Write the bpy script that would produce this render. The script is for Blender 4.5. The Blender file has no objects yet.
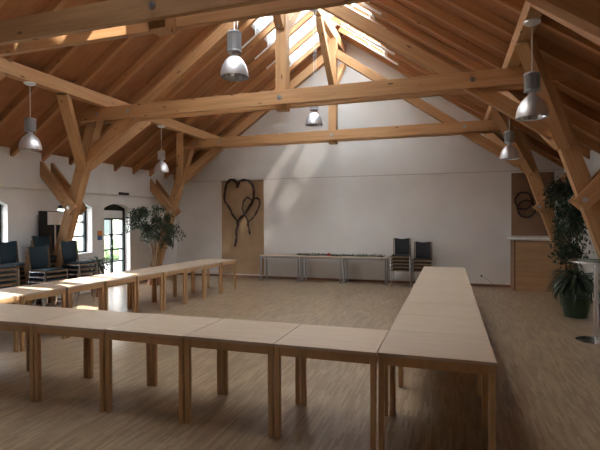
import bpy, bmesh, math, random
from mathutils import Vector, Matrix, noise
R = math.radians
random.seed(4)
S = bpy.context.scene
col = S.collection

# ------------------------------------------------------------------ camera
yaw, pitch, roll = R(17.95), R(-0.56), R(-0.2)
fw = Vector((-math.sin(yaw)*math.cos(pitch), math.cos(yaw)*math.cos(pitch), math.sin(pitch)))
r0 = Vector((math.cos(yaw), math.sin(yaw), 0)); u0 = r0.cross(fw)
rt = r0*math.cos(roll) + u0*math.sin(roll); up = rt.cross(fw)
cam = bpy.data.cameras.new('camera'); co = bpy.data.objects.new('camera', cam); col.objects.link(co)
cam.sensor_width = 36; cam.lens = 460/600*36; cam.clip_start = .05; cam.clip_end = 200
M = Matrix((rt, up, -fw)).transposed().to_4x4(); M.translation = (0, 0, 1.70)
co.matrix_world = M
S.camera = co

# ------------------------------------------------------------------ light, sky, exposure
EXPOSURE = 1.1
SKY = 7.2
SUN = 13.0
SUN_TO = Vector((0.57, -0.26, 0.80))
S.view_settings.view_transform = 'Standard'; S.view_settings.look = 'None'
S.view_settings.gamma = 1; S.view_settings.use_curve_mapping = False
S.view_settings.exposure = EXPOSURE
S.cycles.use_denoising = True
S.cycles.max_bounces = 10; S.cycles.diffuse_bounces = 7; S.cycles.transparent_max_bounces = 16
S.cycles.sample_clamp_indirect = 8; S.cycles.caustics_reflective = False; S.cycles.caustics_refractive = False
w = bpy.data.worlds.new('sky'); S.world = w; w.use_nodes = True
nt = w.node_tree; nt.nodes.clear()
out = nt.nodes.new('ShaderNodeOutputWorld'); bg = nt.nodes.new('ShaderNodeBackground')
tc = nt.nodes.new('ShaderNodeTexCoord'); sep = nt.nodes.new('ShaderNodeSeparateXYZ'); rp = nt.nodes.new('ShaderNodeValToRGB')
rp.color_ramp.elements[0].position = 0.0; rp.color_ramp.elements[0].color = (.88, .90, .92, 1)
rp.color_ramp.elements[1].position = .6; rp.color_ramp.elements[1].color = (.84, .89, .96, 1)
nt.links.new(tc.outputs['Generated'], sep.inputs[0]); nt.links.new(sep.outputs[2], rp.inputs[0])
nt.links.new(rp.outputs[0], bg.inputs[0]); bg.inputs[1].default_value = SKY
nt.links.new(bg.outputs[0], out.inputs[0])
sun = bpy.data.lights.new('sun', 'SUN'); so = bpy.data.objects.new('sun', sun); col.objects.link(so)
sun.energy = SUN; sun.angle = R(.6); sun.color = (1, .95, .86)
so.rotation_euler = SUN_TO.to_track_quat('Z', 'Y').to_euler(); so.location = (6, -4, 14)

CX, XL, XR, YB, YF = -2.8, -8.2, 2.78, 12.65, -3.2
def portal(name, loc, direction, sx, sy):
    l = bpy.data.lights.new(name, 'AREA'); l.shape = 'RECTANGLE'; l.size = sx; l.size_y = sy
    l.cycles.is_portal = True
    o = bpy.data.objects.new(name, l); col.objects.link(o); o.location = loc
    o.rotation_euler = Vector(direction).to_track_quat('-Z', 'Y').to_euler()

# ------------------------------------------------------------------ materials
def mat(name, base, rough=.6, metal=0, spec=.5):
    m = bpy.data.materials.new(name); m.use_nodes = True
    b = m.node_tree.nodes['Principled BSDF']
    b.inputs['Base Color'].default_value = (*base, 1); b.inputs['Roughness'].default_value = rough
    b.inputs['Metallic'].default_value = metal; b.inputs['Specular IOR Level'].default_value = spec
    return m
def noisy(m, c1, c2, scale=8, detail=4, mapping=(1, 1, 1), coord='Object', bump=0, rnd=0, lo=.35, hi=.65):
    t = m.node_tree; b = t.nodes['Principled BSDF']
    tc = t.nodes.new('ShaderNodeTexCoord'); mp = t.nodes.new('ShaderNodeMapping'); n = t.nodes.new('ShaderNodeTexNoise')
    mp.inputs['Scale'].default_value = mapping
    n.inputs['Scale'].default_value = scale; n.inputs['Detail'].default_value = detail
    r = t.nodes.new('ShaderNodeValToRGB'); e = r.color_ramp.elements
    e[0].color = (*c1, 1); e[1].color = (*c2, 1); e[0].position = lo; e[1].position = hi
    t.links.new(tc.outputs[coord], mp.inputs[0])
    if rnd:
        oi = t.nodes.new('ShaderNodeObjectInfo'); sc = t.nodes.new('ShaderNodeVectorMath'); sc.operation = 'ADD'
        mu = t.nodes.new('ShaderNodeMath'); mu.operation = 'MULTIPLY'; mu.inputs[1].default_value = 37
        t.links.new(oi.outputs['Random'], mu.inputs[0]); t.links.new(mp.outputs[0], sc.inputs[0]); t.links.new(mu.outputs[0], sc.inputs[1])
        t.links.new(sc.outputs[0], n.inputs['Vector'])
        hs = t.nodes.new('ShaderNodeHueSaturation'); mr = t.nodes.new('ShaderNodeMapRange')
        mr.inputs['To Min'].default_value = 1-rnd; mr.inputs['To Max'].default_value = 1+rnd
        t.links.new(oi.outputs['Random'], mr.inputs[0]); t.links.new(mr.outputs[0], hs.inputs['Value'])
        t.links.new(r.outputs[0], hs.inputs['Color']); t.links.new(hs.outputs[0], b.inputs['Base Color'])
    else:
        t.links.new(mp.outputs[0], n.inputs['Vector']); t.links.new(r.outputs[0], b.inputs['Base Color'])
    t.links.new(n.outputs[0], r.inputs[0])
    if bump:
        bp = t.nodes.new('ShaderNodeBump'); bp.inputs['Strength'].default_value = bump; bp.inputs['Distance'].default_value = .01
        t.links.new(n.outputs[0], bp.inputs['Height']); t.links.new(bp.outputs[0], b.inputs['Normal'])
    return m
def wood(name, dark, light, rough=.55, rnd=.1):
    """timber: grain along local X plus scattered dark knots"""
    m = mat(name, light, rough, 0, .3)
    noisy(m, dark, light, 1.0, 5, (1.2, 26, 26), rnd=rnd, lo=.3, hi=.62)
    t = m.node_tree; b = t.nodes['Principled BSDF']
    src = b.inputs['Base Color'].links[0].from_socket
    tc = t.nodes.new('ShaderNodeTexCoord'); mp = t.nodes.new('ShaderNodeMapping'); mp.inputs['Scale'].default_value = (2.2, 6.5, 6.5)
    v = t.nodes.new('ShaderNodeTexVoronoi'); v.inputs['Scale'].default_value = 1.0
    oi = t.nodes.new('ShaderNodeObjectInfo'); ad = t.nodes.new('ShaderNodeVectorMath'); mu = t.nodes.new('ShaderNodeMath'); mu.operation = 'MULTIPLY'; mu.inputs[1].default_value = 91
    t.links.new(oi.outputs['Random'], mu.inputs[0]); t.links.new(tc.outputs['Object'], mp.inputs[0]); t.links.new(mp.outputs[0], ad.inputs[0]); t.links.new(mu.outputs[0], ad.inputs[1])
    t.links.new(ad.outputs[0], v.inputs['Vector'])
    r = t.nodes.new('ShaderNodeValToRGB'); r.color_ramp.elements[0].position = .06; r.color_ramp.elements[1].position = .13
    r.color_ramp.elements[0].color = (.35, .35, .35, 1); r.color_ramp.elements[1].color = (1, 1, 1, 1)
    mx = t.nodes.new('ShaderNodeMix'); mx.data_type = 'RGBA'; mx.blend_type = 'MULTIPLY'; mx.inputs[0].default_value = 1
    t.links.new(v.outputs['Distance'], r.inputs[0]); t.links.new(src, mx.inputs[6]); t.links.new(r.outputs[0], mx.inputs[7])
    t.links.new(mx.outputs[2], b.inputs['Base Color'])
    return m

WOOD = wood('spruce_timber', (.40, .215, .095), (.50, .28, .13))
RAFT = wood('rafter_timber', (.36, .17, .07), (.45, .225, .095), rnd=.1)
BOARD = mat('roof_boarding', (.3, .13, .05), .7, 0, .2)
noisy(BOARD, (.30, .13, .055), (.38, .175, .08), 1.0, 5, (3, 9, 3), lo=.3, hi=.7)
WALL = mat('white_plaster', (.72, .71, .69), .85, 0, .2); noisy(WALL, (.70, .69, .67), (.75, .74, .72), 2.5, 3)
GABLE = mat('gable_plaster', (.72, .70, .67), .5, 0, .35); noisy(GABLE, (.70, .68, .65), (.745, .725, .70), 1.5, 3)
def floor_mat():
    m = mat('oak_strip_parquet', (.3, .2, .12), .34, 0, .4); t = m.node_tree; b = t.nodes['Principled BSDF']
    tc = t.nodes.new('ShaderNodeTexCoord'); mp = t.nodes.new('ShaderNodeMapping'); mp.inputs['Rotation'].default_value = (0, 0, R(90))
    br = t.nodes.new('ShaderNodeTexBrick'); br.inputs['Scale'].default_value = 1
    br.inputs['Brick Width'].default_value = .24; br.inputs['Row Height'].default_value = .022
    br.inputs['Mortar Size'].default_value = .0006; br.inputs['Mortar Smooth'].default_value = 0
    br.inputs['Color1'].default_value = (.24, .165, .10, 1); br.inputs['Color2'].default_value = (.385, .285, .18, 1)
    br.inputs['Mortar'].default_value = (.19, .13, .09, 1); br.inputs['Bias'].default_value = -.1
    n = t.nodes.new('ShaderNodeTexNoise'); n.inputs['Scale'].default_value = 1.6
    mr = t.nodes.new('ShaderNodeMapRange'); mr.inputs['To Min'].default_value = .85; mr.inputs['To Max'].default_value = 1.15
    hs = t.nodes.new('ShaderNodeHueSaturation')
    t.links.new(tc.outputs['Object'], mp.inputs[0]); t.links.new(mp.outputs[0], br.inputs['Vector']); t.links.new(tc.outputs['Object'], n.inputs['Vector'])
    t.links.new(n.outputs[0], mr.inputs[0]); t.links.new(mr.outputs[0], hs.inputs['Value']); t.links.new(br.outputs['Color'], hs.inputs['Color'])
    t.links.new(hs.outputs[0], b.inputs['Base Color'])
    return m
FLOOR = floor_mat()
SKIRT = mat('brown_skirting', (.22, .10, .05), .5)
TOP = mat('beech_laminate', (.55, .43, .32), .38, 0, .45); noisy(TOP, (.52, .40, .29), (.58, .455, .335), 1, 4, (3, 30, 8), rnd=.04)
BEECH = mat('beech_solid', (.55, .31, .14), .45); noisy(BEECH, (.50, .30, .14), (.57, .355, .18), 1, 3, (14, 14, 3), rnd=.05)
DARKGREEN = mat('dark_green_frame_paint', (.012, .026, .024), .4)
WHITE = mat('white_paint', (.78, .78, .77), .5)
CHROME = mat('chrome_steel', (.72, .73, .75), .22, 1)
ALU = mat('brushed_aluminium', (.72, .73, .75), .42, .75); GREYM = mat('grey_enamel', (.42, .43, .44), .45, .3)
STEEL = mat('zinc_bolt', (.45, .46, .47), .35, 1)
TABLEGREY = mat('grey_table_frame', (.36, .37, .38), .45, .3)
RAIL = mat('pale_grey_rail', (.84, .85, .86), .4, .2)
CORD = mat('white_cord', (.7, .69, .67), .6)
FABRIC = mat('dark_teal_fabric', (.012, .03, .042), .85); noisy(FABRIC, (.010, .024, .034), (.018, .042, .058), 60, 2, rnd=.1)
BLACKF = mat('black_fabric', (.014, .015, .017), .85); noisy(BLACKF, (.012, .013, .015), (.02, .021, .024), 60, 2, rnd=.1)
CHWOOD = mat('chair_tan_wood', (.34, .21, .11), .45); noisy(CHWOOD, (.20, .12, .06), (.29, .18, .095), 1, 4, (4, 4, 30))
BLACK = mat('matt_black', (.012, .012, .014), .5)
KRAFT = mat('brown_kraft_paper', (.40, .27, .16), .8, 0, .2); noisy(KRAFT, (.37, .25, .145), (.43, .29, .175), 3, 5)
KRAFT2 = mat('brown_hardboard', (.25, .15, .09), .8, 0, .2); noisy(KRAFT2, (.23, .14, .085), (.28, .17, .105), 3, 5)
TWIG = mat('dark_twigs', (.035, .018, .014), .8); noisy(TWIG, (.015, .008, .007), (.07, .035, .025), 40, 4)
PLY = mat('light_plywood', (.46, .29, .15), .55); noisy(PLY, (.42, .26, .13), (.50, .32, .17), 1, 4, (1.5, 8, 14))
LEAF = mat('fig_leaf_green', (.03, .07, .025), .45); noisy(LEAF, (.008, .026, .012), (.045, .095, .04), 14, 2)
LEAFD = mat('dark_leaf_green', (.015, .04, .02), .4); noisy(LEAFD, (.008, .024, .012), (.045, .09, .045), 14, 2)
BARK = mat('bark', (.19, .12, .07), .8); noisy(BARK, (.13, .08, .045), (.26, .17, .10), 20, 4)
POTG = mat('green_glazed_pot', (.03, .06, .028), .3); POTT = mat('terracotta', (.3, .13, .07), .7)
SOIL = mat('soil', (.03, .02, .014), .95)
RED = mat('red_petals', (.5, .02, .02), .5)
ORANGE = mat('orange_print', (.65, .22, .03), .6); BLUEP = mat('blue_print', (.06, .13, .3), .6)
GRASS = mat('grass', (.10, .17, .05), .9); noisy(GRASS, (.07, .13, .03), (.16, .24, .08), 3, 5)
HEDGE = mat('hedge_green', (.05, .10, .035), .8); noisy(HEDGE, (.02, .05, .015), (.13, .2, .07), 3, 6)
HOUSE = mat('pale_render', (.62, .60, .52), .8); TILE = mat('roof_tile', (.30, .13, .09), .8)
def glass(name, tint=(1, 1, 1), gl=.06):
    m = bpy.data.materials.new(name); m.use_nodes = True; t = m.node_tree; t.nodes.clear()
    o = t.nodes.new('ShaderNodeOutputMaterial'); tr = t.nodes.new('ShaderNodeBsdfTransparent'); g = t.nodes.new('ShaderNodeBsdfGlossy'); mx = t.nodes.new('ShaderNodeMixShader')
    tr.inputs[0].default_value = (*tint, 1); g.inputs['Roughness'].default_value = .02; mx.inputs[0].default_value = gl
    t.links.new(tr.outputs[0], mx.inputs[1]); t.links.new(g.outputs[0], mx.inputs[2]); t.links.new(mx.outputs[0], o.inputs[0]); return m
GLASS = glass('clear_glass'); TABLEGLASS = glass('table_glass', (.80, .88, .85), .22)
def frosted(name, through):
    m = bpy.data.materials.new(name); m.use_nodes = True; t = m.node_tree; t.nodes.clear()
    o = t.nodes.new('ShaderNodeOutputMaterial'); tr = t.nodes.new('ShaderNodeBsdfTranslucent'); g = t.nodes.new('ShaderNodeBsdfDiffuse'); mx = t.nodes.new('ShaderNodeMixShader')
    tr.inputs[0].default_value = (.80, .84, .86, 1); g.inputs[0].default_value = (.7, .72, .74, 1); mx.inputs[0].default_value = .15
    t.links.new(tr.outputs[0], mx.inputs[1]); t.links.new(g.outputs[0], mx.inputs[2])
    if not through: t.links.new(mx.outputs[0], o.inputs[0]); return m
    cl = t.nodes.new('ShaderNodeBsdfTransparent'); m2 = t.nodes.new('ShaderNodeMixShader'); m2.inputs[0].default_value = through
    t.links.new(mx.outputs[0], m2.inputs[1]); t.links.new(cl.outputs[0], m2.inputs[2]); t.links.new(m2.outputs[0], o.inputs[0]); return m
FROST = frosted('frosted_roof_glass', 0); HAZY = frosted('hazy_roof_glass', .3)

# ------------------------------------------------------------------ helpers
def link(o, parent=None):
    col.objects.link(o)
    if parent: o.parent = parent
    return o
def obj(name, bm, m, parent=None, smooth=False, mats=None):
    me = bpy.data.meshes.new(name); bmesh.ops.recalc_face_normals(bm, faces=bm.faces); bm.to_mesh(me); bm.free()
    for x in (mats or [m]): me.materials.append(x)
    if smooth:
        for p in me.polygons: p.use_smooth = True
        try: me.set_sharp_from_angle(angle=R(40))
        except Exception: pass
    return link(bpy.data.objects.new(name, me), parent)
def tag(o, label=None, cat=None, group=None, kind=None):
    if label: o['label'] = label
    if cat: o['category'] = cat
    if group: o['group'] = group
    if kind: o['kind'] = kind
    return o
def thing(name, label, cat, loc=(0, 0, 0), rz=0, group=None):
    o = bpy.data.objects.new(name, None); col.objects.link(o); o.empty_display_size = .1
    o.location = loc; o.rotation_euler = (0, 0, rz)
    return tag(o, label, cat, group)
def struct(name, bm, m, parent=None, label=None, mats=None):
    o = obj(name, bm, m, parent, mats=mats); o['kind'] = 'structure'
    if label: o['label'] = label
    return o
def copy_tree(o, parent=None):
    c = o.copy(); col.objects.link(c); c.parent = parent
    for ch in list(o.children): copy_tree(ch, c)
    return c
def box(bm, x0, x1, y0, y1, z0, z1, bev=0):
    r = bmesh.ops.create_cube(bm, size=1); vs = r['verts']
    for v in vs: v.co = Vector(((x0+x1)/2+v.co.x*(x1-x0), (y0+y1)/2+v.co.y*(y1-y0), (z0+z1)/2+v.co.z*(z1-z0)))
    if bev:
        es = {e for v in vs for e in v.link_edges}
        bmesh.ops.bevel(bm, geom=list(es), offset=bev, segments=2, affect='EDGES', profile=.5)
    return bm
def mkbox(x0, x1, y0, y1, z0, z1, bev=0): return box(bmesh.new(), x0, x1, y0, y1, z0, z1, bev)
def tube(bm, pts, rad, seg=8, closed=False, cap=True):
    pts = [Vector(p) for p in pts]; n = len(pts); rings = []; ref = None
    for i, p in enumerate(pts):
        a = pts[(i-1) % n] if (i or closed) else p; b = pts[(i+1) % n] if (i < n-1 or closed) else p
        t = (b-a).normalized()
        if ref is None: ref = t.orthogonal().normalized()
        ref = (ref - t*ref.dot(t)).normalized(); s = t.cross(ref)
        rr = rad[i] if isinstance(rad, (list, tuple)) else rad
        rings.append([bm.verts.new(p+(ref*math.cos(k*2*math.pi/seg)+s*math.sin(k*2*math.pi/seg))*rr) for k in range(seg)])
    for i in range(n if closed else n-1):
        A, B = rings[i], rings[(i+1) % n]
        for k in range(seg): bm.faces.new((A[k], A[(k+1) % seg], B[(k+1) % seg], B[k]))
    if cap and not closed: bm.faces.new(rings[0]); bm.faces.new(rings[-1][::-1])
    return bm
def mktube(pts, rad, seg=8, **k): return tube(bmesh.new(), pts, rad, seg, **k)
def lathe(bm, prof, seg=24, cx=0, cy=0):
    rings = [[bm.verts.new((cx+r*math.cos(k*2*math.pi/seg), cy+r*math.sin(k*2*math.pi/seg), z)) for k in range(seg)] for r, z in prof]
    for A, B in zip(rings, rings[1:]):
        for k in range(seg): bm.faces.new((A[k], A[(k+1) % seg], B[(k+1) % seg], B[k]))
    return rings
def prism_x(bm, outline, x0, x1):
    """outline = (y,z) polygon, extruded from x0 to x1"""
    a = [bm.verts.new((x0, y, z)) for y, z in outline]; b = [bm.verts.new((x1, y, z)) for y, z in outline]
    bm.faces.new(a); bm.faces.new(b[::-1]); n = len(a)
    for i in range(n): bm.faces.new((a[i], b[i], b[(i+1) % n], a[(i+1) % n]))
def prism_y(bm, outline, y0, y1):
    a = [bm.verts.new((x, y0, z)) for x, z in outline]; b = [bm.verts.new((x, y1, z)) for x, z in outline]
    bm.faces.new(a); bm.faces.new(b[::-1]); n = len(a)
    for i in range(n): bm.faces.new((a[i], b[i], b[(i+1) % n], a[(i+1) % n]))
def beam(name, p0, p1, wd, ht, m, parent=None, segs=None, bev=.006):
    """squared timber from p0 to p1; wd across (horizontal), ht the other way; grain along local X"""
    p0, p1 = Vector(p0), Vector(p1); d = p1-p0; L = d.length; x = d.normalized()
    y = Vector((0, 0, 1)).cross(x)
    if y.length < .15: y = Vector((0, 1, 0))
    y.normalize(); z = x.cross(y).normalized(); y = z.cross(x).normalized()
    bm = bmesh.new()
    for a, b in (segs or [(0, L)]): box(bm, a, b, -wd/2, wd/2, -ht/2, ht/2, bev)
    o = obj(name, bm, m, parent)
    Mx = Matrix((x, y, z)).transposed().to_4x4(); Mx.translation = p0
    if parent: Mx.translation = p0 - Vector(parent.location)
    o.matrix_basis = Mx
    return o
def bolt(parent, p, axis, r=.028):
    """washer and hex nut lying on a beam face"""
    bm = bmesh.new(); a = Vector(axis).normalized(); q = Vector(p)-Vector(parent.location)
    tube(bm, [q-a*.001, q+a*.006], r, 16); tube(bm, [q+a*.006, q+a*.02], r*.45, 6)
    return obj('bolt', bm, STEEL, parent)

# ------------------------------------------------------------------ setting: floor, walls, roof
struct('floor', mkbox(XL-.4, XR+.4, YF-.3, YB+.3, -.2, 0), FLOOR)
def roofz(dx): return 6.72-.7*dx          # underside of the rafters
SH = .165                                  # rafter depth measured vertically
SKY0, SKY1, SKD = 2.47, 11.96, 1.32        # skylight band

# gable walls
def gable(name, y0, y1, m):
    bm = bmesh.new(); e = 5.42
    prism_y(bm, [(CX-e, 0), (CX+e+.2, 0), (CX+e+.2, roofz(e+.2)+SH), (CX, roofz(0)+SH), (CX-e, roofz(e)+SH)], y0, y1)
    return struct(name, bm, m)
gable('wall_back', YB, YB+.3, GABLE)
gable('wall_front', YF-.3, YF, WALL)
struct('trim_1', mkbox(XL+.02, XR-.02, YB-.008, YB+.004, 2.915, 2.932), mat('seam_grey', (.45, .44, .42), .8), label='thin horizontal joint line across the gable wall')
struct('baseboard_back', mkbox(XL+.01, 1.47, YB-.02, YB, 0, .06), SKIRT)

# openings of the left wall: (y0, y1, sill, spring, rise)
OPEN = [(1.25, 2.25, .92, 2.03, .12), (3.5, 4.5, .92, 2.03, .12), (5.75, 6.79, .92, 2.03, .12), (8.0, 9.02, .92, 2.03, .12), (9.43, 10.41, 0, 2.03, .12)]  # first two are windows out of frame, added to bring in more daylight
bm = bmesh.new(); yy = YF; T0, T1 = -8.56, XL; ZT = 2.36
def arch(a, b, sp, rise, n=12): return [(a+(b-a)*i/n, sp+rise*(1-(2*i/n-1)**2)) for i in range(n+1)]
for a, b, sill, sp, rise in OPEN:
    box(bm, T0, T1, yy, a, 0, ZT)
    if sill: box(bm, T0, T1, a, b, 0, sill)
    ar = arch(a, b, sp, rise)
    for (ya, za), (yb, zb) in zip(ar, ar[1:]): prism_x(bm, [(ya, za), (yb, zb), (yb, ZT), (ya, ZT)], T0, T1)
    yy = b
box(bm, T0, T1, yy, YB, 0, ZT)
bmesh.ops.remove_doubles(bm, verts=bm.verts, dist=1e-5)
# knee wall over it, standing out a little with a rounded lower lip
n = 6; lip = [(-8.56, ZT), (-8.2, ZT), (-8.18, ZT)] + [(-8.18+.03*math.sin(i/n*math.pi/2), ZT+.03-.03*math.cos(i/n*math.pi/2)) for i in range(1, n+1)]
prism_y(bm, lip+[(-8.15, 3.2), (-8.56, 3.2)], YF, YB)
struct('wall_left', bm, WALL)
bm = bmesh.new(); box(bm, XR, XR+.36, YF, YB, 0, ZT)
prism_y(bm, [(XR, ZT), (XR-.12, ZT), (XR-.12, 3.2), (XR+.36, 3.2), (XR+.36, ZT)], YF, YB)
struct('wall_right', bm, WALL)
struct('baseboard_left', mkbox(XL, XL+.015, 10.41, YB, 0, .06), SKIRT)
struct('baseboard_right', mkbox(XR-.015, XR, YF, YB, 0, .06), SKIRT)

# windows, two of them added out of view, and the glazed door in the left wall
GXo = -8.40
for i, (a, b, sill, sp, rise) in enumerate(OPEN):
    door = sill == 0
    nm = 'door_1' if door else 'window_%d' % (i+1)
    bm = bmesh.new(); sw = .075; xo, xi = GXo-.03, GXo+.03
    bot = .0 if door else sill
    box(bm, xo, xi, a, a+sw, bot, sp+.02, .004); box(bm, xo, xi, b-sw, b, bot, sp+.02, .004)
    box(bm, xo, xi, a+sw, b-sw, bot, bot+(.12 if door else .07), .004)
    ar = arch(a, b, sp, rise)
    for (ya, za), (yb, zb) in zip(ar, ar[1:]): prism_x(bm, [(ya, sp-.05), (yb, sp-.05), (yb, zb), (ya, za)], xo, xi)
    fr = struct(nm, bm, DARKGREEN, label='dark green glazed door in the left wall' if door else None)
    mb = bmesh.new(); mid = (a+b)/2
    topz = 1.76 if door else sp-.05
    box(mb, xo+.005, xi-.005, mid-.04, mid+.04, bot+.07, topz, .003)
    hz = [1.34, .96, .64, .3] if door else [1.68, 1.34]
    for h in hz: box(mb, xo+.008, xi-.008, a+sw, b-sw, h-.022, h+.022, .003)
    if door: box(mb, xo+.005, xi-.005, a+sw, b-sw, topz-.03, topz+.02, .003)
    o = obj('mullion', mb, DARKGREEN, fr)
    obj('window_pane', mkbox(GXo-.006, GXo+.002, a+sw, b-sw, bot+.07, topz-.0), GLASS, fr)
    if door:
        obj('transom_panel', mkbox(GXo-.015, GXo+.02, a+sw+.002, b-sw-.002, topz+.02, sp-.05), WHITE, fr)['label'] = 'white blank panel over the door panes'
        hb = mktube([(xi, mid+.02, 1.05), (xi+.05, mid+.02, 1.05), (xi+.05, mid-.09, 1.05)], .01)
        obj('door_handle', hb, STEEL, fr, True)
    else:
        obj('window_sill', mkbox(GXo+.035, XL+.03, a+.002, b-.002, sill+.001, sill+.03, .005), WHITE, fr)
    portal('window_portal', (-8.6, mid, (bot+sp)/2+.05), (1, 0, 0), sp-bot+.1, b-a)

# roof boarding
def slab(bm, d0, d1, y0, y1, s):
    t = .05
    o = [(CX+s*d0, roofz(d0)+SH), (CX+s*d1, roofz(d1)+SH), (CX+s*d1, roofz(d1)+SH+t), (CX+s*d0, roofz(d0)+SH+t)]
    prism_y(bm, o, y0, y1)
bm = bmesh.new()
for s in (-1, 1):
    slab(bm, SKD, 5.85, YF-.3, YB+.3, s); slab(bm, 0, SKD, YF-.3, SKY0, s); slab(bm, 0, SKD, SKY1, YB+.3, s)
struct('ceiling', bm, BOARD, label='brown boarded underside of the pitched roof')

# rafters and skylights
ORD = ['first', 'second', 'third', 'fourth', 'fifth', 'sixth', 'seventh', 'eighth', 'ninth', 'tenth', 'eleventh', 'twelfth', 'thirteenth', 'fourteenth', 'fifteenth', 'sixteenth', 'seventeenth', 'eighteenth', 'nineteenth', 'twentieth', 'twenty-first', 'twenty-second']
ry = [11.96+.66-.16] + [11.96-.73*k for k in range(0, 17)]
proto = {}
for s, side in ((-1, 'left'), (1, 'right')):
    dn = Vector((s*1, 0, -.7)).normalized()
    for i, y in enumerate(ry):
        lab = 'brown roof rafter on the %s slope, %s from the white gable wall' % (side, ORD[i])
        p0 = Vector((CX+s*.045, y, roofz(.045)+SH/2)); p1 = Vector((CX+s*5.55, y, roofz(5.55)+SH/2))
        if s not in proto:
            o = proto[s] = beam('rafter', p0, p1, .08, .135, RAFT)
        else:
            o = proto[s].copy(); col.objects.link(o); o.location = p0
        tag(o, lab, 'rafter', 'rafters of the %s roof slope' % side)
    k = 0
    for i in range(1, len(ry)-1):
        y1, y0 = ry[i]-.04, ry[i+1]+.04
        if y0 < SKY0-.05: break
        clear = s > 0 and 3.0 < y0 < 4.8
        k += 1
        t = thing('skylight', 'narrow skylight in the %s slope, %s from the gable wall' % (side, ORD[k-1]), 'skylight', (CX, 0, 0), 0, 'skylights along the ridge')
        def sl(bm, d0, d1, ya, yb, off, th):
            prism_y(bm, [(s*d0, roofz(d0)+off), (s*d1, roofz(d1)+off), (s*d1, roofz(d1)+off+th), (s*d0, roofz(d0)+off+th)], ya, yb)
        if s > 0 and y0 < 3.0:      # nearest unit, unseen: pane split made up, frosted half keeps sun off near collar
            bm = bmesh.new(); sl(bm, .12, SKD-.03, y0+.03, y0+.38, SH+.03, .012); obj('pane', bm, GLASS, t)
            bm = bmesh.new(); sl(bm, .12, SKD-.03, y0+.384, y1-.03, SH+.03, .012); obj('pane', bm, FROST, t)
        else:
            bm = bmesh.new(); sl(bm, .12, SKD-.03, y0+.03, y1-.03, SH+.03, .012); obj('pane', bm, GLASS if clear else (HAZY if s > 0 and k <= 2 else FROST), t)
        bm = bmesh.new(); sl(bm, SKD-.06, SKD-.005, y0, y1, SH-.02, .07); sl(bm, .02, .12, y0, y1, SH-.02, .07)
        sl(bm, .1, SKD, y0, y0+.035, SH-.01, .06); sl(bm, .1, SKD, y1-.035, y1, SH-.01, .06)
        obj('frame', bm, WHITE, t)
        ym = (y0+y1)/2
        bm = bmesh.new(); tube(bm, [(s*.35, ym, roofz(.35)-.05), (s*1.60, ym, roofz(1.60)-.05)], .022, 8)
        for d in (.5, .9, 1.26): box(bm, s*d-.012, s*d+.012, ym-.012, ym+.012, roofz(d)-.06, roofz(d)+SH+.03)
        obj('blind_rail', bm, RAIL, t, True)
    portal('skylight_portal', (CX+s*SKD/2, (SKY0+SKY1)/2, roofz(SKD/2)+SH+.12), (-s*.7, 0, -1), SKD*1.2, SKY1-SKY0)
    # (the portal spans the whole band of panes)
# the portals were oriented by direction only: keep their long side along the ridge
for o in [o for o in col.objects if o.name.startswith('skylight_portal')]:
    s = 1 if o.location.x > CX else -1
    o.data.size, o.data.size_y = 1.9, SKY1-SKY0
    z = Vector((s*.7, 0, 1)).normalized(); y = Vector((0, 1, 0)); x = y.cross(z)
    m = Matrix((x, y, z)).transposed().to_4x4(); m.translation = o.location; o.matrix_world = m

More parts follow.
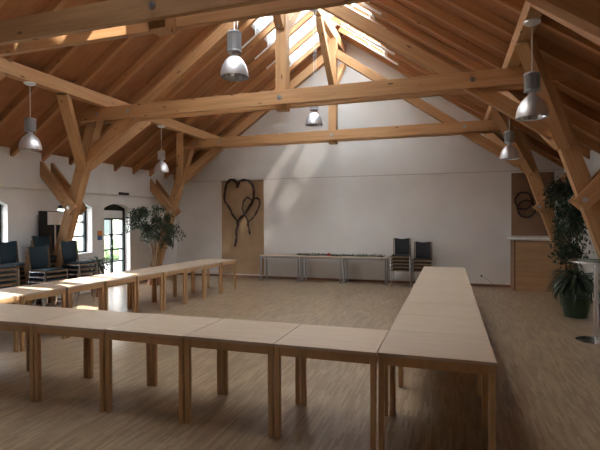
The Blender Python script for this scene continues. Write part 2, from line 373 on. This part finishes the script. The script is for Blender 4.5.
# ------------------------------------------------------------------ timber frame
PD, PZ = 3.70, 3.96      # purlin offset from the ridge line, purlin underside
for s, side in ((-1, 'left'), (1, 'right')):
    tag(beam('purlin', (CX+s*PD, YF, PZ+.11), (CX+s*PD, YB-.005, PZ+.11), .16, .22, WOOD), 'long squared purlin carrying the rafters of the %s roof slope' % side, 'purlin', 'long purlins')
tag(beam('ridge_beam', (CX, YF, 6.43), (CX, YB-.005, 6.43), .14, .26, WOOD), 'squared ridge beam under the peak of the roof', 'beam')
def post_dx(z): return 5.27-.335*z
def truss(y, label, wide=0):
    post_dx = lambda z: 5.27+wide-.335*z
    t = thing('roof_truss', label, 'roof truss', (CX, y, 0), 0, 'timber roof trusses')
    zc = 3.84
    for q in (-.135, .135):
        L = 9.1
        segs = [(0, L)]
        beam('collar_beam', (CX-4.55, y+q, zc), (CX+4.55, y+q, zc), .07, .25, WOOD, t)
    beam('king_post', (CX, y, 3.64), (CX, y, 6.30), .2, .2, WOOD, t)
    bolt(t, (CX+.0, y-.17, zc), (0, -1, 0), .042)
    for d in (-1, 1):
        yy = y+d*1.35
        zt = 6.30
        if yy > YB-.05: yy = YB-.06; zt = 6.0
        b = beam('ridge_brace', (CX, y+d*.08, 5.1), (CX, yy, zt), .15, .16, WOOD, t)
    bolt(t, (CX, y-.19, 5.06), (0, -1, -.3), .026)
    base_w = wide
    for s in (-1, 1):
        wide = base_w + (.12 if s > 0 else .05)
        post_dx = lambda z, w_=wide: 5.27+w_-.335*z
        beam('inclined_post', (CX+s*post_dx(0), y, 0), (CX+s*post_dx(3.98), y, 3.98), .18, .24, WOOD, t)
        beam('principal_rafter', (CX+s*.08, y, 5.98-.06), (CX+s*4.30, y, 5.98-.70*4.30), .15, .20, WOOD, t)
        bolt(t, (CX+s*3.14, y-.17, zc), (0, -1, 0), .04); bolt(t, (CX+s*3.88, y-.17, zc), (0, -1, 0), .035)
        for d in (-1, 1):
            yy = y+d*1.2
            if yy > YB-.1: yy = YB-.1
            zt = PZ+.02 if abs(yy-y) > 1.1 else PZ-.15
            beam('purlin_brace', (CX+s*post_dx(2.85), y+d*.05, 2.80), (CX+s*PD, yy, PZ+.03), .17, .2, WOOD, t)
        for q in (-.137, .137):
            beam('wall_tie', (CX+s*(5.385+wide*.6), y+q, 2.89), (CX+s*(4.47+wide), y+q, 1.90), .07, .23, WOOD, t)
        bolt(t, (CX+s*(4.60+wide*.4), y-.172, 1.98), (0, -1, 0), .038)
    return t
truss(4.08, 'timber roof truss nearest the camera, crossing the top edge')
truss(7.67, 'timber roof truss halfway down the hall')
truss(11.4, 'timber roof truss farthest away, just before the white gable', .10)
truss(0.45, 'timber roof truss over the viewer')
# spacer between the two collar boards of the near truss comes with its king post

# ------------------------------------------------------------------ pendant lamps
def lamp(x, y, ztop, zb, dia, bodyh, label):
    t = thing('pendant_lamp', label, 'lamp', (x, y, zb), 0, 'bell shaped pendant lamps')
    r = dia/2; bh = dia*.78
    bm = bmesh.new()
    prof = [(r, 0), (r*1.0, .02), (r*.97, bh*.25), (r*.86, bh*.5), (r*.66, bh*.73), (r*.40, bh*.9), (r*.22, bh), (r*.22, bh+.03)]
    lathe(bm, prof + [(r*.18, bh+.03), (r*.18, bh-.02), (r*.36, bh*.86), (r*.62, bh*.69), (r*.82, bh*.48), (r*.93, bh*.24), (r*.96, .02), (r*.96, 0)], 32)
    A = bm.verts[:]
    shade = obj('lamp_shade', bm, ALU, t, True)
    bm = bmesh.new(); z0 = bh+.02; br = r*.50
    for k in range(20):      # finned ballast housing
        a0 = k*2*math.pi/20
        m = Matrix.Translation((math.cos(a0)*br*.90, math.sin(a0)*br*.90, z0+.02+bodyh/2)) @ Matrix.Rotation(a0, 4, 'Z')
        rr = bmesh.ops.create_cube(bm, size=1, matrix=m @ Matrix.Diagonal((br*.22, .006, bodyh, 1)))
    rg = lathe(bm, [(br*.3, z0), (br*.85, z0+.02), (br*.85, z0+.02+bodyh), (br*.3, z0+.03+bodyh)], 24)
    bm.faces.new(rg[-1]); bm.faces.new(rg[0][::-1])
    for zz in (z0+.012, z0+bodyh+.008):
        rg = lathe(bm, [(br*.98, zz), (br*1.02, zz+.006), (br*1.02, zz+.018), (br*.98, zz+.024)], 24); bm.faces.new(rg[-1]); bm.faces.new(rg[0][::-1])
    obj('ballast_housing', bm, GREYM, t, True)
    bm = bmesh.new()         # faceted reflector and bulb inside the rim
    for k in range(18):
        a0 = k*2*math.pi/18; a1 = (k+.88)*2*math.pi/18
        q = [(r*.93, .015), (r*.80, bh*.36), (r*.5, bh*.62)]
        pv = [[bm.verts.new((rr*math.cos(a), rr*math.sin(a), z)) for a in (a0, a1)] for rr, z in q]
        for P, Q in zip(pv, pv[1:]): bm.faces.new((P[0], P[1], Q[1], Q[0]))
    obj('reflector', bm, CHROME, shade)
    bm = bmesh.new(); bmesh.ops.create_uvsphere(bm, u_segments=16, v_segments=10, radius=r*.24, matrix=Matrix.Translation((0, 0, bh*.42)) @ Matrix.Diagonal((1, 1, 1.5, 1)))
    obj('bulb', bm, WHITE, shade, True)
    h = ztop-zb
    bm = mktube([(0, 0, z0+bodyh), (0, 0, h-.02)], .006, 6)
    if ztop > 5: tube(bm, [(.05, 0, z0+bodyh), (.05, 0, h-.02)], .004, 6)
    obj('cord', bm, CORD, t)
    bm = bmesh.new(); rg = lathe(bm, [(.09, h-.002), (.09, h-.022), (.06, h-.04), (.012, h-.05)], 20); bm.faces.new(rg[0]); bm.faces.new(rg[-1])
    obj('ceiling_rose', bm, ALU, t, True)
lamp(CX-PD, 5.80, PZ, 2.87, .34, .19, 'bell pendant lamp hanging from the left purlin, nearer of the two, at far left')
lamp(CX-PD, 9.40, PZ, 2.86, .34, .19, 'bell pendant lamp hanging from the left purlin, farther one, above the leafy fig')
lamp(CX+PD, 5.82, PZ, 2.86, .34, .19, 'bell pendant lamp hanging from the right purlin, nearer one with its rose showing')
lamp(CX+PD+.12, 8.95, PZ, 2.78, .32, .19, 'bell pendant lamp on the right purlin, farther one, partly behind the right post')
lamp(CX, 5.75, 6.30, 3.67, .385, .26, 'large bell pendant lamp hanging from the ridge, nearest the camera')
lamp(CX, 9.66, 6.30, 3.78, .37, .20, 'bell pendant lamp hanging on long cords from the ridge, farther middle one')

# ------------------------------------------------------------------ beech tables
TW, TD = .80, .72
def make_table():
    t = thing('beech_table', '', 'table')
    obj('tabletop', mkbox(-TW/2+.001, TW/2-.001, -TD/2+.001, TD/2-.001, .716, .74, .0015), TOP, t)
    bm = bmesh.new(); e = .004
    for s in (-1, 1):
        ys = s*(TD/2-e-.012); box(bm, -TW/2+.05, TW/2-.05, ys-.011, ys+.011, .650, .715, .002)
        xs = s*(TW/2-e-.012); box(bm, xs-.011, xs+.011, -TD/2+.05, TD/2-.05, .650, .715, .002)
    obj('apron', bm, BEECH, t)
    for sx in (-1, 1):
        for sy in (-1, 1):
            x, y = sx*(TW/2-.026), sy*(TD/2-.026)
            obj('leg', mkbox(x-.021, x+.021, y-.021, y+.021, 0, .7155, .004), BEECH, t)
    return t
tp = make_table(); used = False
def place_table(x, y, rz, label, group):
    global used
    o = copy_tree(tp) if used else tp
    used = True
    o.location = (x, y, 0); o.rotation_euler = (0, 0, rz); tag(o, label, 'table', group)
tj = random.Random(7)
for k in range(6):
    n_ = ORD[k] + ' from the right-hand corner' if k else 'touching the corner table on the right'
    place_table(-.90-.806*k, 3.34+TD/2+tj.uniform(-.012, .006), R(tj.uniform(-.3, .3)), 'square beech table in the row nearest the camera, %s' % n_, 'tables of the near row')
for k in range(9):
    l = ['pale topped beech corner table at the near end of the right row', ][0] if k == 0 else ('pale topped beech table in the right row, %s from the near corner' % ORD[k])
    if k == 8: l = 'last beech table of the right row, near the back wall'
    place_table(-.095, 3.34+TD/2+.702*k*1.03, R(tj.uniform(-.2, .2)), l, 'tables of the right row')
xs = [-5.37, -5.35, -5.29, -5.24, -5.19, -5.15, -5.11, -5.08, -5.06, -5.03]
for k in range(10):
    l = 'beech table in the left row, %s from the end by the back wall' % ORD[9-k]
    if k == 9: l = 'beech table at the far end of the left row'
    place_table(xs[k]-.4, 3.135+.7235*k+TD/2, R(tj.uniform(-1.6, -.8)), l, 'tables of the left row')

# ------------------------------------------------------------------ stacking chairs
def make_chair(fabric):
    """faces +X; backrest at x=-.22"""
    t = thing('stacking_chair', '', 'chair')
    # seat cushion
    bm = mkbox(-.20, .22, -.215, .215, .425, .455, .012)
    obj('seat', bm, fabric, t, True)
    obj('seat_rim', mkbox(-.205, .225, -.222, .222, .402, .426, .004), CHWOOD, t)
    # curved backrest pad
    bm = bmesh.new(); N = 8
    def pad(x, y, z): return x-.03*(1-(y/.2)**2)*1.0
    g = {}
    for i in range(N+1):
        for j in range(7):
            y = -.195+.39*i/N; z = .50+.36*j/6
            yb = y*(.90+.10*j/6); lean = -.20-.06*(z-.45)/.4
            topdip = -.012*math.cos(i/N*2*math.pi) if j == 6 else 0
            for q, dx in ((0, .014), (1, -.014)):
                g[i, j, q] = bm.verts.new((pad(lean, yb, z)+dx, yb, z-topdip))
    for i in range(N):
        for j in range(6):
            for q in (0, 1): bm.faces.new((g[i, j, q], g[i+1, j, q], g[i+1, j+1, q], g[i, j+1, q]))
    for i in range(N):
        for j in (0, 6): bm.faces.new((g[i, j, 0], g[i+1, j, 0], g[i+1, j, 1], g[i, j, 1]))
    for j in range(6):
        for i in (0, N): bm.faces.new((g[i, j, 0], g[i, j+1, 0], g[i, j+1, 1], g[i, j, 1]))
    obj('backrest', bm, fabric, t, True)
    for s in (-1, 1):
        obj('back_upright', mktube([(-.19, s*.205, .40), (-.215, s*.210, .52), (-.262, s*.218, .87)], .012, 8), CHWOOD, t, True)
    for s in (-1, 1):
        obj('leg', mktube([(.225, s*.240, 0), (.205, s*.240, .40), (.19, s*.235, .44)], .013, 8), CHROME, t, True)
        obj('leg', mktube([(-.27, s*.235, 0), (-.205, s*.23, .40), (-.20, s*.205, .42)], .011, 8), CHROME, t, True)
    bm = bmesh.new()
    for s in (-1, 1): tube(bm, [(.205, s*.235, .405), (-.205, s*.23, .405)], .010, 8)
    tube(bm, [(.19, -.23, .402), (.19, .23, .402)], .009, 8)
    obj('frame', bm, CHROME, t, True)
    return t
cT = make_chair(FABRIC); cB = make_chair(BLACKF); usedc = set()
def stack(proto, x, y, rz, n, where, group, dz=.09, dx=.026):
    for k in range(n):
        if proto.name in usedc: o = copy_tree(proto)
        else: o = proto; usedc.add(proto.name)
        o.location = (x+math.cos(rz)*dx*k, y+math.sin(rz)*dx*k, dz*k); o.rotation_euler = (0, 0, rz)
        pos = 'topmost of' if k == n-1 else ('lowest of' if k == 0 else ORD[k]+' up in')
        c = 'black' if proto is cB else 'dark teal'
        tag(o, '%s chair, %s the stack %s' % (c, pos, where), 'chair', group)
stack(cB, -1.17, 12.10, R(-90), 5, 'right beside the back table', 'chairs stacked by the back wall')
stack(cB, -.64, 12.14, R(-90), 4, 'behind the end of the right table row', 'chairs stacked by the back wall')
G = 'chairs stacked along the left wall'
stack(cT, -7.9, 6.66, R(3), 6, 'with the sunlit back at far left', G, dx=.02)
stack(cT, -7.22, 6.74, R(-3), 5, 'second from the left picture edge', G, dx=.02)
stack(cT, -7.0, 7.24, R(3), 6, 'before the foot of the timber post', G, dx=.02)
stack(cT, -7.80, 7.325, R(0), 7, 'behind others, tight against the wall', G, dx=.02)
stack(cT, -7.62, 6.02, R(-1), 6, 'cut off by the left picture edge', G, dx=.02)

# ------------------------------------------------------------------ left wall things
t = thing('display_panel', 'black upright panel standing against the left wall between the windows', 'panel', (-8.06, 7.55, 0))
obj('screen', mkbox(-.04, .02, -.15, .36, .95, 1.92, .006), BLACK, t)
obj('foot', mkbox(-.09, .12, -.1, .30, 0, .02, .004), BLACK, t); obj('post', mkbox(-.03, .01, .08, .13, .02, .96, .002), BLACK, t)
t = thing('white_board_stand', 'small white board on a thin white pole in front of the black panel', 'board stand', (-7.90, 7.66, 0))
obj('board', mkbox(-.012, .012, -.21, .21, 1.63, 1.90, .004), WHITE, t)
obj('pole', mktube([(-.025, 0, .02), (-.025, 0, 1.75)], .016, 10), WHITE, t, True)
bm = bmesh.new(); rg = lathe(bm, [(.10, 0), (.10, .012), (.03, .025)], 20, -.025); bm.faces.new(rg[-1]); bm.faces.new(rg[0])
obj('base', bm, WHITE, t)
t = thing('poster', 'small orange and blue notice on the wall between window and door', 'notice', (XL, 9.27, 1.35))
obj('sheet', mkbox(.001, .008, -.075, .075, -.115, .115), BLUEP, t); obj('print', mkbox(.0081, .010, -.073, .073, -.01, .113), ORANGE, t)['label'] = 'orange upper half with a pale figure'
t = thing('emergency_light', 'small dark fixture under the wall ledge above the door', 'light fixture', (-8.145, 10.07, 2.43))
obj('housing', mkbox(.0, .06, -.17, .17, -.045, .02, .008), BLACK, t); obj('diffuser', mkbox(.012, .05, -.12, .12, -.052, -.045, .002), GREYM, t)

# ------------------------------------------------------------------ back wall things
t = thing('heart_panel', 'tall brown paper panel hung on the gable wall at left', 'wall panel', (-5.89, YB-.02, 0))
bm = bmesh.new(); n = 14
g = [[bm.verts.new((-.70+1.37*i/6, -.018-.012*math.sin(j*1.1)+.004*i, .10+2.80*j/n)) for i in range(7)] for j in range(n+1)]
for j in range(n):
    for i in range(6): bm.faces.new((g[j][i], g[j][i+1], g[j+1][i+1], g[j+1][i]))
ex = bmesh.ops.extrude_face_region(bm, geom=bm.faces[:]); bmesh.ops.translate(bm, verts=[v for v in ex['geom'] if isinstance(v, bmesh.types.BMVert)], vec=(0, .006, 0))
obj('paper', bm, KRAFT, t, True); obj('hanging_batten', mkbox(-.705, .675, -.035, -.01, 2.87, 2.905, .003), CHWOOD, t)
def twiggy(bm, pts, rad, strands=5, seed=0, step=.03):
    rnd = random.Random(seed); P = [Vector((x, 0, z)) for x, z in pts]; out = []
    for a, b, c, d in zip([P[0]]+P[:-2], P[:-1], P[1:], P[2:]+[P[-1]]):
        m = max(2, int((c-b).length/step))
        for i in range(m):
            u = i/m; out.append(.5*((2*b)+(-a+c)*u+(2*a-5*b+4*c-d)*u*u+(-a+3*b-3*c+d)*u**3))
    out.append(P[-1])
    for s in range(strands):
        ph = rnd.uniform(0, 6.28); fr = rnd.uniform(.25, .5)
        tube(bm, [p+Vector((math.cos(ph+i*fr), math.sin(ph+i*fr)*.8, math.sin(ph*2+i*fr))) * rad*.62 + Vector((rnd.uniform(-1, 1), rnd.uniform(-1, 1), rnd.uniform(-1, 1)))*rad*.12 for i, p in enumerate(out)], rad*.45, 5)
    for i in range(0, len(out)-1, 4):
        v = Vector((rnd.uniform(-1, 1), rnd.uniform(-.3, .3), rnd.uniform(-1, 1))).normalized()
        tube(bm, [out[i], out[i]+v*rad*2.2], [rad*.2, rad*.06], 4)
H1 = [(-6.04, 2.7), (-6.04, 2.83), (-6.13, 2.91), (-6.27, 2.92), (-6.39, 2.8), (-6.45, 2.58), (-6.45, 2.35), (-6.34, 2.15), (-6.19, 1.9), (-6.04, 1.65), (-6.02, 1.55), (-6.07, 1.37), (-6.08, 1.17), (-6.11, 0.93)]
H2 = [(-6.04, 2.7), (-5.96, 2.86), (-5.82, 2.92), (-5.67, 2.9), (-5.55, 2.78), (-5.5, 2.61), (-5.5, 2.43), (-5.52, 2.31), (-5.62, 2.14), (-5.78, 1.94), (-5.94, 1.77), (-6.04, 1.6)]
H3 = [(-5.54, 2.3), (-5.67, 2.39), (-5.79, 2.29), (-5.83, 2.09), (-5.77, 1.89), (-5.68, 1.72), (-5.63, 1.52), (-5.6, 1.3)]
H4 = [(-5.54, 2.29), (-5.37, 2.37), (-5.28, 2.26), (-5.31, 2.09), (-5.43, 1.87), (-5.62, 1.67), (-5.67, 1.55)]
bm = bmesh.new(); twiggy(bm, H1, .036, 5, 1); twiggy(bm, H2, .036, 5, 2)
o = obj('twig_heart', bm, TWIG, smooth=True); o.location = (0, YB-.11, 0); tag(o, 'large heart of dark twisted twigs on the brown paper panel', 'heart decoration', 'twig hearts')
bm = bmesh.new(); twiggy(bm, H3, .028, 4, 3); twiggy(bm, H4, .028, 4, 4)
o = obj('twig_heart', bm, TWIG, smooth=True); o.location = (0, YB-.18, 0); tag(o, 'smaller dark twig heart overlapping the lower right of the large one', 'heart decoration', 'twig hearts')

# serving box with board and rings at right
t = thing('wooden_counter', 'waist high light wooden counter box in the right back corner', 'counter', (1.99, 12.32, 0))
obj('body', mkbox(-.48, .50, -.30, .31, 0, 1.20, .004), PLY, t); obj('side_board', mkbox(-.52, -.482, -.31, .31, 0, 1.21, .004), KRAFT2, t)
obj('top_edge', mkbox(-.60, .52, -.33, .32, 1.212, 1.25, .005), WHITE, t)['label'] = 'pale ledge along the top'
o = obj('ring_panel', mkbox(1.49, 2.45, YB-.022, YB-.004, 1.30, 2.87, .003), KRAFT2); tag(o, 'brown board on the gable wall above the wooden counter', 'wall panel')
for (x, z, r, l) in ((1.765, 2.17, .195, 'upper left dark twig ring on the brown board'), (1.82, 1.97, .195, 'lower dark twig ring overlapping the upper left ring'), (2.25, 2.19, .18, 'dark twig ring at the right of the brown board, behind the post')):
    bm = bmesh.new(); rr = random.Random(int(z*100))
    for s in range(4):
        ph = rr.uniform(0, 6); tube(bm, [(math.cos(a)*(r+.014*math.cos(ph+6*a)), .016*math.sin(ph+6*a), math.sin(a)*(r*1.08+.014*math.cos(ph+6*a))) for a in [i*2*math.pi/40 for i in range(40)]], .015, 5, closed=True)
    o = obj('twig_ring', bm, TWIG, smooth=True); o.location = (x, YB-.06-(.045 if z < 2 else 0), z); tag(o, l, 'ring decoration', 'twig rings')

# narrow tables against the gable wall
def wall_table(x, label):
    t = thing('narrow_table', label, 'table', (x, 12.30, 0), 0, 'narrow tables along the gable wall')
    obj('tabletop', mkbox(-.595, .595, -.25, .25, .69, .715, .004), TOP, t)
    bm = bmesh.new()
    for s in (-1, 1): box(bm, -.56, .56, s*.22-.012, s*.22+.012, .645, .689)
    for s in (-1, 1): box(bm, s*.555-.015, s*.555+.015, -.232, .232, .645, .689)
    obj('frame', bm, TABLEGREY, t)
    for sx in (-1, 1):
        for sy in (-1, 1): obj('leg', mkbox(sx*.555-.02, sx*.555+.02, sy*.215-.02, sy*.215+.02, 0, .644, .003), TABLEGREY, t)
wall_table(-4.53, 'narrow grey legged table beside the heart panel, bare topped')
wall_table(-3.33, 'narrow grey legged table, middle one along the gable wall')
wall_table(-2.13, 'narrow grey legged table next to the chair stack')
def leafmesh(bm, p, d, nrm, L, W):
    d = d.normalized(); s = d.cross(nrm)
    if s.length < .01: s = d.orthogonal()
    s.normalize(); n_ = s.cross(d)
    a = bm.verts.new(p); b = bm.verts.new(p+d*L*.45+s*W*.5-n_*L*.03); c = bm.verts.new(p+d*L-n_*L*.12); e = bm.verts.new(p+d*L*.45-s*W*.5-n_*L*.03); m = bm.verts.new(p+d*L*.5+n_*L*.04)
    bm.faces.new((a, b, m)); bm.faces.new((b, c, m)); bm.faces.new((c, e, m)); bm.faces.new((e, a, m))
rg_ = random.Random(3)
bm = bmesh.new(); x = -4.05
pts = []
while x < -1.58: pts.append((x, 12.30+.05*math.sin(x*5), .735+.006*math.sin(x*9))); x += .08
tube(bm, pts, .015, 5)
for _ in range(900):
    x = rg_.uniform(-4.05, -1.6); p = Vector((x, 12.30+.05*math.sin(x*5)+rg_.gauss(0, .045), .735+rg_.random()*.03))
    leafmesh(bm, p, Vector((rg_.uniform(-1, 1), rg_.uniform(-1, 1), rg_.uniform(-.1, .8))), Vector((0, 0, 1)), rg_.uniform(.03, .06), .022)
o = obj('evergreen_garland', bm, LEAFD); tag(o, 'low green garland lying along the narrow tables at the gable wall', 'garland')
bm = bmesh.new()
for _ in range(26):
    a = rg_.uniform(0, 6.28); e = rg_.uniform(0, 1.3); leafmesh(bm, Vector((0, 0, 0)), Vector((math.cos(a)*math.cos(e), math.sin(a)*math.cos(e), math.sin(e))), Vector((0, 0, 1)), .085, .05)
rgx = lathe(bm, [(.02, -.008), (.02, .002)], 8); bm.faces.new(rgx[0]); bm.faces.new(rgx[1])
o = obj('red_flower', bm, RED); o.location = (-3.13, 12.20, .735); tag(o, 'red flower head on the garland on the middle narrow table', 'flower')
t = thing('wall_socket', 'small black plugged socket low on the gable wall right of the tables', 'socket', (.79, YB, .27))
obj('cover', mkbox(-.04, .04, -.012, -.001, -.04, .04, .004), WHITE, t); pl = obj('plug', mkbox(-.022, .022, -.055, -.012, -.022, .022, .006), BLACK, t)
obj('cable', mktube([(0, -.05, 0), (.06, -.06, -.03), (.14, -.05, -.09), (.22, -.05, -.15), (.27, -.05, -.20), (.28, -.05, -.262)], .004, 6), BLACK, pl, True)

# ------------------------------------------------------------------ plants
def tree_plant(name, label, loc, trunk, crown, nleaf, leaf, pot, potr, poth, seed, L=.075, droop=.5, branches=26):
    rnd = random.Random(seed); t = thing(name, label, 'plant', loc)
    bm = bmesh.new(); rg = lathe(bm, [(potr*.72, 0), (potr*.95, poth*.9), (potr, poth*.9), (potr, poth), (potr*.9, poth), (potr*.88, poth*.88)], 28); bm.faces.new(rg[0]); 
    po = obj('pot', bm, pot, t, True)
    bm = bmesh.new(); rg = lathe(bm, [(potr*.885, poth*.87), (.02, poth*.88)], 20); bm.faces.new(rg[-1]); obj('soil', bm, SOIL, po)
    bm = bmesh.new(); leafb = bmesh.new()
    for tr in trunk: tube(bm, tr, [.024*(1-.5*i/len(tr)) for i in range(len(tr))], 8)
    tips = [Vector(p) for tr in trunk for p in tr[len(tr)//2:]]
    for b in range(branches):
        c, rad = crown[rnd.randrange(len(crown))]
        v = Vector((rnd.gauss(0, 1), rnd.gauss(0, 1), rnd.gauss(0, 1))).normalized()*rnd.uniform(.55, 1)
        e = Vector(c)+Vector((v.x*rad[0], v.y*rad[1], v.z*rad[2]))
        s = min(tips, key=lambda q: (q-e).length+rnd.random()*.3)
        mid = (s+e)/2+Vector((0, 0, .10+.1*rnd.random()))
        e2 = e-Vector((0, 0, droop*.12))
        P = [s.lerp(mid, .5)*.5+(s*.5+mid*0)*0+s*.5*1 if False else s, (s+mid)/2+Vector((0, 0, .03)), mid, (mid+e2)/2+Vector((0, 0, .03)), e2]
        tube(bm, P, [.009, .008, .006, .004, .002], 5)
        for q in range(int(nleaf/branches)):
            u = rnd.uniform(.35, 1.0)*4; i = min(3, int(u)); p = P[i].lerp(P[i+1], u-i)+Vector((rnd.gauss(0, .05), rnd.gauss(0, .05), rnd.gauss(0, .045)))
            d = Vector((rnd.gauss(0, 1), rnd.gauss(0, 1), rnd.uniform(-1.2, .4)*droop*2))
            leafmesh(leafb, p, d, Vector((rnd.gauss(0, .5), rnd.gauss(0, .5), 1)), L*rnd.uniform(.7, 1.25), L*.45)
    obj('trunk', bm, BARK, t, True); obj('foliage', leafb, leaf, t)
    return t
tree_plant('weeping_fig', 'tall weeping fig with thin leaning stems before the left wall', (-7.50, 10.48, 0),
           [[(0, 0, .3), (.02, .02, .8), (-.02, .05, 1.2), (-.1, .05, 1.6)], [(.04, 0, .3), (.08, 0, .7), (.16, .0, 1.1), (.28, .05, 1.45)], [(-.03, .02, .3), (-.05, .0, .9), (-.2, 0, 1.4), (-.45, .0, 1.75)]],
           [((-.28, -.25, 1.95), (.30, .40, .22)), ((.10, .05, 1.95), (.42, .45, .28)), ((.15, 0, 1.55), (.42, .45, .30)), ((-.28, -.2, 1.6), (.28, .45, .24)), ((-.1, -.1, 1.3), (.34, .5, .22)), ((.2, 0, 1.15), (.3, .4, .2)), ((.56, .2, 1.3), (.30, .3, .26))],
           2400, LEAF, POTT, .20, .32, 11, L=.085, droop=.8, branches=44)
tree_plant('large_fig', 'big dark leafy fig reaching up behind the right posts', (2.28, 10.25, 0),
           [[(0, 0, .34), (.0, .02, 1.0), (-.05, 0, 1.7), (-.08, .05, 2.2)], [(.05, .05, .34), (.1, .05, .9), (.12, 0, 1.6), (.1, .05, 2.3)], [(-.05, .0, .34), (-.08, .05, .9), (-.15, 0, 1.5)]],
           [((-.02, .0, 2.35), (.26, .6, .30)), ((.06, -.4, 2.15), (.22, .4, .3)), ((-.28, 0, 2.15), (.24, .5, .26)), ((-.02, 0, 1.75), (.28, .6, .34)), ((-.03, -.1, 1.35), (.28, .6, .36)), ((-.07, -.15, 1.0), (.28, .6, .32))],
           6000, LEAFD, POTG, .24, .36, 12, L=.085, droop=.7, branches=120)
def arching(name, label, loc, n, L, Wd, pot, potr, poth, seed, z0, mt):
    rnd = random.Random(seed); t = thing(name, label, 'plant', loc)
    bm = bmesh.new(); rg = lathe(bm, [(potr*.75, 0), (potr*.95, poth*.9), (potr, poth*.9), (potr, poth), (potr*.9, poth), (potr*.88, poth*.88)], 28); bm.faces.new(rg[0]); po = obj('pot', bm, pot, t, True)
    bm = bmesh.new(); rg = lathe(bm, [(potr*.885, poth*.87), (.02, poth*.88)], 20); bm.faces.new(rg[-1]); obj('soil', bm, SOIL, po)
    if z0 > poth: obj('stem', mktube([(0, 0, poth*.85), (.01, .01, (poth+z0)/2), (0, 0, z0)], .016, 8), BARK, t, True)
    bm = bmesh.new()
    for k in range(n):
        a = rnd.uniform(0, 6.283); el = rnd.uniform(.2, 1.35); l = L*rnd.uniform(.7, 1.1); h = Vector((math.cos(a), math.sin(a), 0)); s = Vector((-math.sin(a), math.cos(a), 0))
        prev = None; p = Vector((0, 0, z0+rnd.uniform(-.08, .05))); ang = el
        for i in range(9):
            wd = Wd*math.sin(math.pi*min(.97, (i+.8)/9))+.001
            A = bm.verts.new(p+s*wd/2); B = bm.verts.new(p-Vector((0, 0, wd*.18))); Cc = bm.verts.new(p-s*wd/2)
            if prev: bm.faces.new((prev[0], A, B, prev[1])); bm.faces.new((prev[1], B, Cc, prev[2]))
            prev = (A, B, Cc); p = p+(h*math.cos(ang)+Vector((0, 0, math.sin(ang))))*l/8; ang -= .28
    obj('foliage', bm, mt, t, True)
arching('dragon_tree', 'bushy plant with long drooping leaves in a green pot at right', (2.11, 9.15, 0), 110, .60, .06, POTG, .24, .36, 5, .58, LEAFD)
arching('spider_plant', 'low spiky leaved plant on the floor between window and glazed door', (-7.55, 8.45, 0), 80, .50, .038, POTT, .15, .28, 6, .70, LEAFD)

# ------------------------------------------------------------------ glass standing table at right
t = thing('glass_bistro_table', 'round glass topped standing table on a chrome pole at the right edge', 'table', (1.955, 7.38, 0))
bm = bmesh.new(); rg = lathe(bm, [(.33, 1.108), (.336, 1.114), (.33, 1.12)], 48); bm.faces.new(rg[0]); bm.faces.new(rg[-1]); obj('glass_top', bm, TABLEGLASS, t)
bm = bmesh.new(); lathe(bm, [(.331, 1.103), (.343, 1.103), (.343, 1.125), (.331, 1.125), (.331, 1.103)], 48); obj('rim', bm, CHROME, t)
obj('pole', mktube([(0, 0, .02), (0, 0, 1.09)], .03, 16), CHROME, t, True)
bm = bmesh.new(); rg = lathe(bm, [(.10, 1.107), (.10, 1.097), (.03, 1.085)], 20); bm.faces.new(rg[0]); obj('mounting_plate', bm, CHROME, t)
bm = bmesh.new(); rg = lathe(bm, [(.25, 0), (.25, .008), (.22, .018), (.035, .035)], 40); bm.faces.new(rg[0]); bm.faces.new(rg[-1]); obj('base', bm, CHROME, t, True)

# ------------------------------------------------------------------ outside the windows
PAVE = mat('pale_paving', (.42, .43, .42), .9); noisy(PAVE, (.38, .39, .38), (.48, .48, .46), 2, 4)
struct('ground', mkbox(-60, -8.57, -30, 60, -.35, -.15), PAVE)
def hedge(x, y0, y1, h, label, seed):
    rnd = random.Random(seed); bm = bmesh.new(); n = int((y1-y0)/.35)
    for k in range(n):
        m = Matrix.Translation((x+rnd.uniform(-.2, .2), y0+(y1-y0)*k/n, h*.5-.15+rnd.uniform(-.05, .05))) @ Matrix.Diagonal((.6, .5, h*.55, 1))
        bmesh.ops.create_icosphere(bm, subdivisions=3, radius=1, matrix=m)
    for v in bm.verts: v.co += noise.noise_vector(v.co*3)*.16
    tag(obj('hedge', bm, HEDGE, smooth=True), label, 'hedge')
hedge(-15, 13, 19.5, .9, 'green hedge seen through the glazed door', 1)
hedge(-30, 24, 36, 2.2, 'taller green hedge far behind the glazed door', 2)
t = thing('garden_house', 'pale rendered house seen through the left windows', 'house', (-22, 19, -.15))
obj('wall', mkbox(-3, 3, -5, 5, 0, 4.2), HOUSE, t)
bm = bmesh.new(); prism_y(bm, [(-3.4, 4.2), (3.4, 4.2), (0, 6.6)], -5.3, 5.3); obj('roof', bm, TILE, t)
for y in (-3, 0, 3): obj('window', mkbox(3.0, 3.04, y-.5, y+.5, 1.1, 2.4), DARKGREEN, t)
